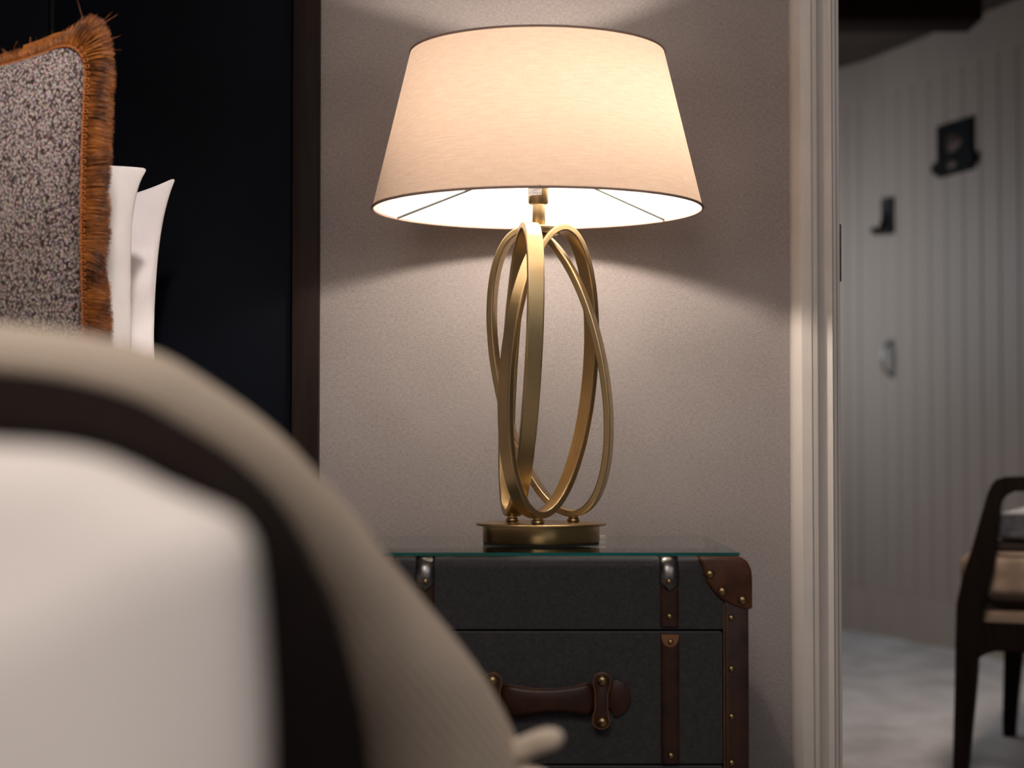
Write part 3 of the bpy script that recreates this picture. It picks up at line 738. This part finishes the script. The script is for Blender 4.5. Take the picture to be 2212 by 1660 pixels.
def smoothloft(keys, n, amp=0.0, fq=8):
    rows = []
    for j in range(N_):
        pass
    cols = [catmull([k[j] for k in keys], n) for j in range(N_)]
    rows = [[cols[j][i] for j in range(N_)] for i in range(n)]
    if amp:
        for r in rows:
            for p in r:
                d = noise.noise(p*fq)*amp; p.z += d; p.x += d*0.5
    return rows
def inset(curve_, fx, dy, dz):
    """pull the curve towards the body of the bed (left and down), moving dy in depth"""
    out = []
    for j, p in enumerate(curve_):
        a = curve_[max(0, j-1)]; b = curve_[min(len(curve_)-1, j+1)]
        t = Vector((b.x-a.x, 0, b.z-a.z)).normalized(); nrm = Vector((t.z, 0, -t.x))   # inward
        if nrm.z > 0.2 or nrm.x > 0.2: nrm = -nrm
        out.append(p + nrm*fx + Vector((0, dy, dz)))
    return out
k_back2 = inset(c0, 0.13, 0.42, -0.0); k_back1 = inset(c0, 0.055, 0.22, 0.0); k_back0 = inset(c0, 0.017, 0.08, 0)
c0 = inset(c0, 0.004, 0, 0)
cm = [(a*0.5+b*0.5) + (Vector((0.004, 0, 0.004))) for a, b in zip(c0, c1)]
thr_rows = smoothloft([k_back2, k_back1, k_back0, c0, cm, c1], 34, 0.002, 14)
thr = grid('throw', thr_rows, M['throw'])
ca = thr.data.attributes.new('turn_shade', 'FLOAT', 'POINT')
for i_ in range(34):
    for j_ in range(N_): ca.data[i_*N_+j_].value = max(0.0, (i_/33-0.70)/0.30)*(0.55+0.45*j_/(N_-1))**0.5  # shade of the cloth turning under, painted in as brown towards the border
tag(thr, 'cream woven throw with dark brown border, draped over the bed corner in the foreground', 'throw')
md = thr.modifiers.new('s', 'SOLIDIFY'); md.thickness = 0.006; md.offset = -1
cd1 = [a*0.55+b*0.45 + Vector((0.001, 0, 0.001)) for a, b in zip(c1, c2)]
cin = inset(c2, 0.012, 0.0, 0.0)
brd = grid('border', smoothloft([c1, cd1, c2, cin], 18), M['throw_dark'], thr)
brd['label'] = 'dark brown border of the throw'
md = brd.modifiers.new('s', 'SOLIDIFY'); md.thickness = 0.005; md.offset = -1
# tassel at the edge of the throw
tp = P(1070, 1640, 1.38); te = P(1214, 1592, 1.35)
kn = catmull([tp, (tp*0.6+te*0.4)+Vector((0, 0, 0.001)), (tp*0.3+te*0.7)+Vector((0, 0, 0.002)), te], 12)
tube('tassel', kn, [0.007, 0.0075, 0.008, 0.0085, 0.0085, 0.0085, 0.0085, 0.0085, 0.0085, 0.008, 0.0065, 0.003], M['throw'], thr, 10)
t2 = P(1090, 1672, 1.38); t3 = P(1190, 1690, 1.36)
tube('tassel', catmull([t2, (t2+t3)/2+Vector((0, 0, 0.002)), t3], 8), [0.004, 0.005, 0.006, 0.006, 0.007, 0.007, 0.006, 0.003], M['throw'], thr, 10)
# duvet: rounded mass from the foot towards the pillows
d0 = [(x, y, .68) for x, y, d in C2]
dA = curve(d0, N_)
head = []
for j in range(N_):
    t = j/(N_-1)
    if t < 0.5: head.append(Vector((-1.95+(1.95-0.42)*min(1, t/0.5), HY-0.02, 0.60)))
    else:
        a = (t-0.5)/0.5*1.35; head.append(Vector((-0.42+0.09*math.sin(min(a, PI/2)), HY-0.02, 0.60-0.09+0.09*math.cos(min(a, PI/2))-max(0, t-0.8)*0.9)))
def mixc(a, b, u): return [p*(1-u)+q*u for p, q in zip(a, b)]
core = inset(c2, 0.045, 0.05, 0)
dA = [p + (q-p)*max(0.0, min(1.0, (p.z-0.722)/0.028)) for p, q in zip(dA, inset(dA, 0.0085, 0, 0))]
qq = [Vector((-1.6+1.28*j/(N_-1), 0.60, 0.32)) for j in range(N_)]
def front(k, y): return [Vector((p.x*(1-k)+q.x*k, y, p.z*(1-k)+q.z*k)) for p, q in zip(dA, qq)]
rowsK = [front(1.0, 0.57), front(0.7, 0.58), front(0.42, 0.59), front(0.20, 0.605), front(0.07, 0.635), dA, core]
for u in (0.2, 0.4, 0.6, 0.8, 1.0): rowsK.append(mixc(core, head, u))
dv = grid('duvet', smoothloft(rowsK, 60, 0.0025, 6), M['duvet'])
tag(dv, 'plump white cotton duvet spread over the bed, blurred in the foreground', 'duvet')

# ------------------------------------------------------------------ pillows and cushion
def pillow(name, tip, w_, h_, Y, mat, side, top, thick, lean=0.12, yaw=0.0, wr=0.004, seedv=0, parent=None, pw=0.55, rc=0.0):
    """standing pillow; tip = photo position of its upper right corner; side/top = (inset, falloff length)"""
    tr = P(tip[0], tip[1], Y)
    G = 56; rows_f, rows_b = [], []
    def pos(u, v, sgn):
        if rc > 0 and abs(u) > 1-rc and abs(v) > 1-rc:
            du, dv_ = (abs(u)-1+rc)/rc, (abs(v)-1+rc)/rc; L = math.hypot(du, dv_); k = max(du, dv_)/L if L > 1e-9 else 1
            u = math.copysign(1-rc+rc*du*k, u); v = math.copysign(1-rc+rc*dv_*k, v)
        a, b = w_/2, h_/2
        ax = a - side[0]*(1-math.exp(-(1-abs(v))*b/side[1])) ; bz_ = b - top[0]*(1-math.exp(-(1-abs(u))*a/top[1]))
        x = u*ax; z = v*bz_
        e = max(0, 1-abs(u)**2.2)*max(0, 1-abs(v)**2.2)
        t = thick*e**pw
        y = -sgn*t
        q = Vector((x*9+seedv, z*7, sgn*2.0)); w2 = noise.noise(q)*wr*2*min(1, e*4) + noise.noise(q*3)*wr*min(1, e*5)
        y += w2
        z_ = z - h_/2; x_ = x - w_/2
        y += z_*(-lean) * -1 * -1
        p = Vector((x_*math.cos(yaw), x_*math.sin(yaw)+y, z_))
        return tr + p
    vs, fs = [], []
    rng = [math.sin((i/(G-1)-0.5)*PI) for i in range(G)]
    for s_ in (1, -1):
        b0 = len(vs)
        for v in rng:
            for u in rng: vs.append(pos(u, v, s_))
        for i in range(G-1):
            for j in range(G-1):
                f = (b0+i*G+j, b0+i*G+j+1, b0+(i+1)*G+j+1, b0+(i+1)*G+j)
                fs.append(f if s_ == 1 else tuple(reversed(f)))
    bm = bmesh.new(); bv = [bm.verts.new(v) for v in vs]
    for f in fs: bm.faces.new([bv[i] for i in f])
    bmesh.ops.remove_doubles(bm, verts=bm.verts[:], dist=0.00012)
    o = from_bm(name, bm, mat, parent, True)
    return o, pos
o, _ = pillow('pillow', (319, 364), 0.66, 0.46, 2.44, M['linen1'], (0.024, 0.035), (-0.006, 0.05), 0.052, lean=0.08, wr=0.008, seedv=3, rc=0.02)
tag(o, 'white pillow directly behind the boucle cushion, its corner the farther left', 'pillow', 'white bed pillows')
o, _ = pillow('pillow', (381, 382), 0.70, 0.46, 2.60, M['linen2'], (0.035, 0.080), (0.060, 0.12), 0.058, lean=0.06, wr=0.014, seedv=11, rc=0.03)
tag(o, 'white pillow nearest the headboard, with a tall pointed corner', 'pillow', 'white bed pillows')

cush = thing('cushion', 'grey and brown boucle cushion trimmed with thick amber brush fringe', 'cushion')
CYY = 2.22
co, cpos = pillow('cover', (193, 68), 0.50, 0.50, CYY, M['boucle'], (0.013, 0.11), (0.068, 0.11), 0.085, lean=0.05, wr=0.003, seedv=5, parent=cush, pw=0.5, rc=0.20)
# round the corner: seam path around right side and top
def seam_pt(s):
    """s 0..1 along right side from bottom to corner, 1..2 along the top from the corner to the left"""
    if s <= 1: return cpos(1.0, -1+2*s, 1)
    return cpos(1-2*(s-1), 1.0, 1)
# pull the cover's corner in so that it is rounded
me = co.data; cr = seam_pt(1.0)
RC = 0.034
def roundc(p):
    cx_, cz_ = cr.x-RC, cr.z-RC
    dx_, dz_ = p.x-cx_, p.z-cz_
    if dx_ > 0 and dz_ > 0:
        L = math.hypot(dx_, dz_); m_ = max(dx_, dz_)
        k = m_/L if L > 1e-9 else 1
        return Vector((cx_+dx_*k, p.y, cz_+dz_*k))
    return p
seam_r = seam_pt
path = [seam_r(0.02+1.96*i/259) for i in range(260)]
gp = tube('piping', [p+Vector((0, -0.003, 0)) for p in path], 0.0016, M['piping'], cush, 6)
# little gimp loops beside the piping
vs, fs = [], []
def out_dir(i):
    a = path[max(0, i-3)]; b = path[min(len(path)-1, i+3)]; t = (b-a).normalized(); o_ = Vector((t.z, 0, -t.x))
    return o_.normalized()
def add_torus(c, ax1, ax2, R, r, vs, fs, n=8, m=4):
    b0 = len(vs); ax3 = ax1.cross(ax2)
    for i in range(n):
        a = 2*PI*i/n; d = ax1*math.cos(a)+ax2*math.sin(a)
        for k in range(m):
            q = 2*PI*k/m; vs.append(c + d*(R+r*math.cos(q)) + ax3*r*math.sin(q))
    for i in range(n):
        for k in range(m): fs.append((b0+i*m+k, b0+((i+1) % n)*m+k, b0+((i+1) % n)*m+(k+1) % m, b0+i*m+(k+1) % m))
acc = 0; last = path[0]
for i, p in enumerate(path):
    acc += (p-last).length; last = p
    if acc > 0.0050:
        acc = 0; od = out_dir(i); add_torus(p+od*0.0035+Vector((0, -0.0045, 0)), od, Vector((0, 0, 1)), 0.0024, 0.0008, vs, fs)
g = mesh('gimp_braid', vs, fs, M['piping'], cush, True); g['kind'] = 'stuff'
# fringe strands
vs, fs = [], []
random.seed(3)
NS = 17000
base_v, base_f = [], []
for q in range(NS):
    s = random.random()*(len(path)-1); i = int(s); p = path[i].lerp(path[min(i+1, len(path)-1)], s-i)
    od = out_dir(i); frac = i/(len(path)-1)     # 0 bottom right .. 0.5 corner .. 1 top left
    up = max(0.0, od.z)
    L = 0.034 + 0.004*noise.noise(p*40) + random.uniform(-0.003, 0.003)
    layer = random.random()
    corner = math.exp(-((frac-0.497)/0.022)**2); tl = max(0.0, min(1.0, (frac-0.505)/0.03))
    back = 0.10+0.65*tl
    L = L*(1+0.5*corner)
    L *= 0.92
    L *= 1-0.42*tl
    lay = Vector((0, 0.001+0.014*layer, 0))
    side = Vector((0, 0, -0.35 if frac < 0.45 else 0.0))
    curl = noise.noise(Vector((p.x*22, 3.1, p.z*22)))*0.9
    tang = Vector((-od.z, 0, od.x))
    od = (od + Vector((0.14, 0, 0))*math.exp(-((frac-0.515)/0.022)**2)).normalized()
    d0_ = (od + Vector((0, -0.45+0.9*layer, 0)) + tang*curl*0.3).normalized()
    d1_ = (od*0.9 + Vector((0, back*1.3 + 0.3*layer, 0)) + side*0.6 + tang*(curl+random.uniform(-.18, .18))).normalized()
    if random.random() < 0.006 and up > 0.3: L *= 1.35; d1_ = (od+tang*random.uniform(-0.9, 0.9)).normalized()
    a = p + lay + od*0.001; b = a + d0_*L*0.35; c = b + (d0_+d1_).normalized()*L*0.33; d = c + d1_*L*0.32
    wv = tang*0.00035 + Vector((0, random.uniform(-.0002, .0002), 0))
    b0 = len(vs)
    for pt, ww in ((a, 1), (b, 1), (c, 0.8), (d, 0.3)): vs += [pt-wv*ww, pt+wv*ww]
    for k in range(3): fs.append((b0+2*k, b0+2*k+1, b0+2*k+3, b0+2*k+2))
fr = mesh('fringe', vs, fs, M['fringe'], cush, True); fr['kind'] = 'stuff'; fr['label'] = 'thick amber brush fringe'
# woven heading behind the strands
rowsH = []
for k, (w_, y_) in enumerate(((0.0, 0.006), (0.012, 0.009), (0.022, 0.014))):
    rowsH.append([p+out_dir(i)*w_*(0.75 if i > 150 else 1)+Vector((0, y_+(0.012*k if i > 150 else 0), 0)) for i, p in enumerate(path)])
hd = grid('fringe_heading', rowsH, M['fringe'], cush); md = hd.modifiers.new('s', 'SOLIDIFY'); md.thickness = 0.004
set_origin(cush, (cr.x-0.25, CYY, cr.z-0.5))

# ------------------------------------------------------------------ armchair in the hall
ch = thing('armchair', 'dark walnut armchair with check upholstered seat cushion standing in the room beyond the doorway', 'armchair')
Af = Vector((1.017, 4.15, 0)); Dv = Vector((0.915, -0.403, 0)).normalized(); Sv = Vector((0.403, 0.915, 0)).normalized()
def sz_(px, py):
    """photo position -> (s, z) on the near side frame plane"""
    a = (px-1106)/4000.0
    r = P(px, py, 1.0) - Vector((0, 0, CAMZ))
    # solve k*r.xy = Af.xy + s*Dv.xy
    det = r.x*(-Dv.y) - r.y*(-Dv.x)
    k = (Af.x*(-Dv.y) - Af.y*(-Dv.x))/det
    s = (r.x*Af.y - r.y*Af.x)/det
    p = r*k; s = (Vector((p.x, p.y, 0))-Af).dot(Dv)
    return s, p.z + CAMZ
def cprism(name, pts, off0, off1, mat, parent, bev=0.004):
    bm = bmesh.new(); vv = [bm.verts.new(Af + Dv*s + Sv*off0 + Vector((0, 0, z))) for s, z in pts]
    f = bm.faces.new(vv); r = bmesh.ops.extrude_face_region(bm, geom=[f])
    for g_ in r['geom']:
        if isinstance(g_, bmesh.types.BMVert): g_.co += Sv*(off1-off0)
    bmesh.ops.recalc_face_normals(bm, faces=bm.faces[:])
    if bev:
        es = [e for e in bm.edges if abs((e.verts[0].co-e.verts[1].co).dot(Sv)) < 1e-6]
        bmesh.ops.bevel(bm, geom=es, offset=bev, segments=2, affect='EDGES')
    o = from_bm(name, bm, mat, parent); autosmooth(o, 35); return o
legpx = [(2057, 1660), (2061, 1500), (2063, 1380), (2065, 1305), (2080, 1240), (2100, 1180), (2118, 1115), (2133, 1065), (2141, 1047), (2152, 1036), (2170, 1031), (2212, 1026)]
inpx = [(2212, 1060), (2190, 1062), (2172, 1071), (2163, 1084), (2158, 1110), (2152, 1170), (2145, 1230), (2128, 1290), (2120, 1345)]
lowpx = [(2112, 1412), (2108, 1480), (2098, 1580), (2091, 1660)]
o_pts = [sz_(*p) for p in legpx]; i_pts = [sz_(*p) for p in inpx]; l_pts = [sz_(*p) for p in lowpx]
foot0, foot1 = (o_pts[0][0]+0.001, 0.0), (l_pts[-1][0]-0.002, 0.0)
armz = o_pts[-1][1]; armb = i_pts[0][1]
leg_poly = [foot0] + o_pts[:-1] + [(0.30, armz+0.004), (0.62, armz-0.015), (0.66, armz-0.03), (0.62, armb-0.035), (0.30, armb)] + i_pts[1:] + l_pts + [foot1]
def frame(off):
    cprism('arm_frame', leg_poly, off, off+0.035, M['chairwood'], ch)
    rl = [sz_(2112, 1345), (0.62, sz_(2212, 1352)[1]), (0.62, sz_(2212, 1408)[1]), (0.25, sz_(2190, 1410)[1]), sz_(2150, 1409), sz_(2130, 1414), sz_(2113, 1424)]
    cprism('side_rail', rl, off+0.004, off+0.028, M['chairwood'], ch, 0.003)
    bk = [(0.60, 0.0), (0.57, 0.0), (0.55, 0.36), (0.56, 0.62), (0.66, 0.90), (0.70, 0.90), (0.625, 0.60), (0.615, 0.34)]
    cprism('leg', bk, off+0.001, off+0.034, M['chairwood'], ch)
frame(0.0); frame(0.69)
rz1 = sz_(2112, 1345)[1]; rz0 = sz_(2112, 1412)[1]
cprism('front_rail', [(0.005, rz0+0.01), (0.03, rz0+0.01), (0.03, rz1-0.01), (0.005, rz1-0.01)], 0.035, 0.69, M['chairwood'], ch, 0.003)
cprism('seat', [(-0.02, rz1-0.008), (0.60, rz1-0.03), (0.60, rz1+0.02), (-0.02, rz1+0.022)], 0.04, 0.685, M['check'], ch, 0.008)
def softbox(name, s0, s1, o0, o1, z0, z1, mat, r=0.03, puff=0.02):
    bm = bmesh.new(); bmesh.ops.create_cube(bm, size=1)
    bmesh.ops.subdivide_edges(bm, edges=bm.edges[:], cuts=7, use_grid_fill=True)
    for v in bm.verts:
        a, b, c = v.co.x*2, v.co.y*2, v.co.z*2
        pf = 1 + puff*4*(1-a*a)*(1-b*b)
        rr = 0.10
        k = lambda t, u, w: t*(1-rr*(max(0, abs(u)-0.7)/0.3)**2*0.6)
        a2, b2, c2_ = k(a, c, b), k(b, c, a), c*pf*(1-0.35*max(0, max(abs(a), abs(b))-0.75)/0.25)
        v.co = Af + Dv*((s0+s1)/2 + a2*(s1-s0)/2) + Sv*((o0+o1)/2 + b2*(o1-o0)/2) + Vector((0, 0, (z0+z1)/2 + c2_*(z1-z0)/2))
    o = from_bm(name, bm, mat, ch, True); return o
zc1 = rz1+0.115
sc_ = softbox('seat_cushion', -0.022, 0.56, 0.045, 0.68, rz1+0.018, sz_(2200, 1160)[1]-0.01, M['check'])
cz_ = sz_(2200, 1160)[1]-0.012
for (a, b) in (((-0.03, 0.05), (0.55, 0.05)),):
    pass
for zz in (rz1+0.045, cz_-0.02):
    pp = [Af+Dv*s+Sv*o_+Vector((0, 0, zz)) for s, o_ in ((0.005, 0.050), (0.06, 0.045), (0.3, 0.043), (0.55, 0.045))]
    tube('cushion_piping', catmull(pp, 16), 0.004, M['chairwood'], sc_, 6)
bc = softbox('back_cushion', 0.045, 0.56, 0.06, 0.66, cz_-0.012, cz_+0.075, M['pale'], puff=0.06)
set_origin(ch, (Af.x+0.4, Af.y+0.2, 0))

# ------------------------------------------------------------------ things on the hall wall
def on_wall(px, py):
    """point on the boarded wall (B0-E0) seen at photo position"""
    r = P(px, py, 1.0) - Vector((0, 0, CAMZ)); d = wd; Q = B0+wn*0.045
    det = r.x*(-d.y)-r.y*(-d.x); k = (Q.x*(-d.y)-Q.y*(-d.x))/det
    p = r*k; p = p - wn*0.045; return Vector((p.x, p.y, p.z+CAMZ))
wd = (E0-B0).normalized(); wn = Vector((wd.y, -wd.x, 0))
if wn.x > 0: wn = -wn
def wbox(name, c, half_l, z0, z1, t0, t1, mat, parent=None, bev=0.003, shift=0.0):
    bm = bmesh.new(); bmesh.ops.create_cube(bm, size=1)
    for v in bm.verts:
        co_ = v.co*1.0
        v.co = Vector((c.x, c.y, 0)) + wd*(co_.x*2*half_l+shift) + wn*((t0+t1)/2+co_.y*(t1-t0)) + Vector((0, 0, (z0+z1)/2+co_.z*(z1-z0)))
    bmesh.ops.recalc_face_normals(bm, faces=bm.faces[:])
    if bev: bmesh.ops.bevel(bm, geom=bm.edges[:], offset=bev, segments=2, affect='EDGES')
    return autosmooth(from_bm(name, bm, mat, parent), 35)
WT = 0.0425  # face of planks
a, b = on_wall(2028, 320), on_wall(2104, 320); mid = (a+b)/2; hl = (b-a).length/2
pq = thing('wall_plaque', 'small black plaque with a dull gold motif on the boarded hall wall', 'wall plaque')
zt1, zb1 = on_wall(2065, 262).z, on_wall(2065, 376).z
wbox('plaque_board', mid, hl, zb1, zt1, WT-0.002, WT+0.014, M['plaque'], pq, 0.004)
wbox('plaque_scroll', mid, hl*1.25, zb1+0.012, zb1+0.062, WT+0.0, WT+0.022, M['plaque'], pq, 0.010)
cm_ = (zt1+zb1)/2
def wdisc(name, c, r, z, t0, mat, parent, sx=1.0, n=20):
    vs = [Vector((c.x, c.y, z)) + wn*(t0+0.004)]; 
    for q in range(n): vs.append(Vector((c.x, c.y, z)) + wd*r*sx*math.cos(2*PI*q/n)*(1+0.15*math.cos(6*PI*q/n)) + wn*t0 + Vector((0, 0, r*math.sin(2*PI*q/n)*(1+0.15*math.cos(6*PI*q/n)))))
    return mesh(name, vs, [(0, 1+q, 1+(q+1) % n) for q in range(n)], mat, parent)
wdisc('gold_motif', mid, 0.032, cm_+0.018, WT+0.0145, M['gold'], pq, 1.6); wdisc('gold_motif', mid, 0.016, zb1+0.036, WT+0.0225, M['gold'], pq, 2.0)
set_origin(pq, (mid.x, mid.y, zb1))
hk = thing('coat_hook', 'dark iron coat hook high on the boarded wall left of the plaque', 'coat hook')
hp = on_wall(1919, 470); h1, h0 = on_wall(1919, 427).z, on_wall(1919, 512).z
wbox('back_plate', hp, 0.045, h0+0.01, h1, WT-0.002, WT+0.012, M['iron'], hk, 0.004)
wbase = Vector((hp.x, hp.y, 0)) + wn*WT
tube('hook', catmull([wbase+Vector((0, 0, h0+0.10))+wn*0.01, wbase+Vector((0, 0, h0+0.045))+wn*0.03, wbase+Vector((0, 0, h0+0.015))+wn*0.05, wbase+Vector((0, 0, h0+0.03))+wn*0.075], 12), 0.012, M['iron'], hk, 10)
set_origin(hk, (hp.x, hp.y, h0))
ph = thing('pull_handle', 'slim satin steel pull handle on the boarded wall below the dark hook', 'handle')
hp = on_wall(1926, 775); h1, h0 = on_wall(1926, 738).z, on_wall(1926, 812).z
wbase = Vector((hp.x, hp.y, 0)) + wn*WT
tube('grip', catmull([wbase+Vector((0, 0, h1)), wbase+Vector((0, 0, h1-0.02))+wn*0.03, wbase+Vector((0, 0, (h0+h1)/2))+wn*0.042, wbase+Vector((0, 0, h0+0.02))+wn*0.03, wbase+Vector((0, 0, h0))], 16), 0.007, M['steel'], ph, 10)
wbox('back_plate', hp, 0.018, h0-0.01, h1+0.01, WT-0.002, WT+0.003, M['steel'], ph, 0.001)
set_origin(ph, (hp.x, hp.y, h0))
bpy.context.view_layer.update()
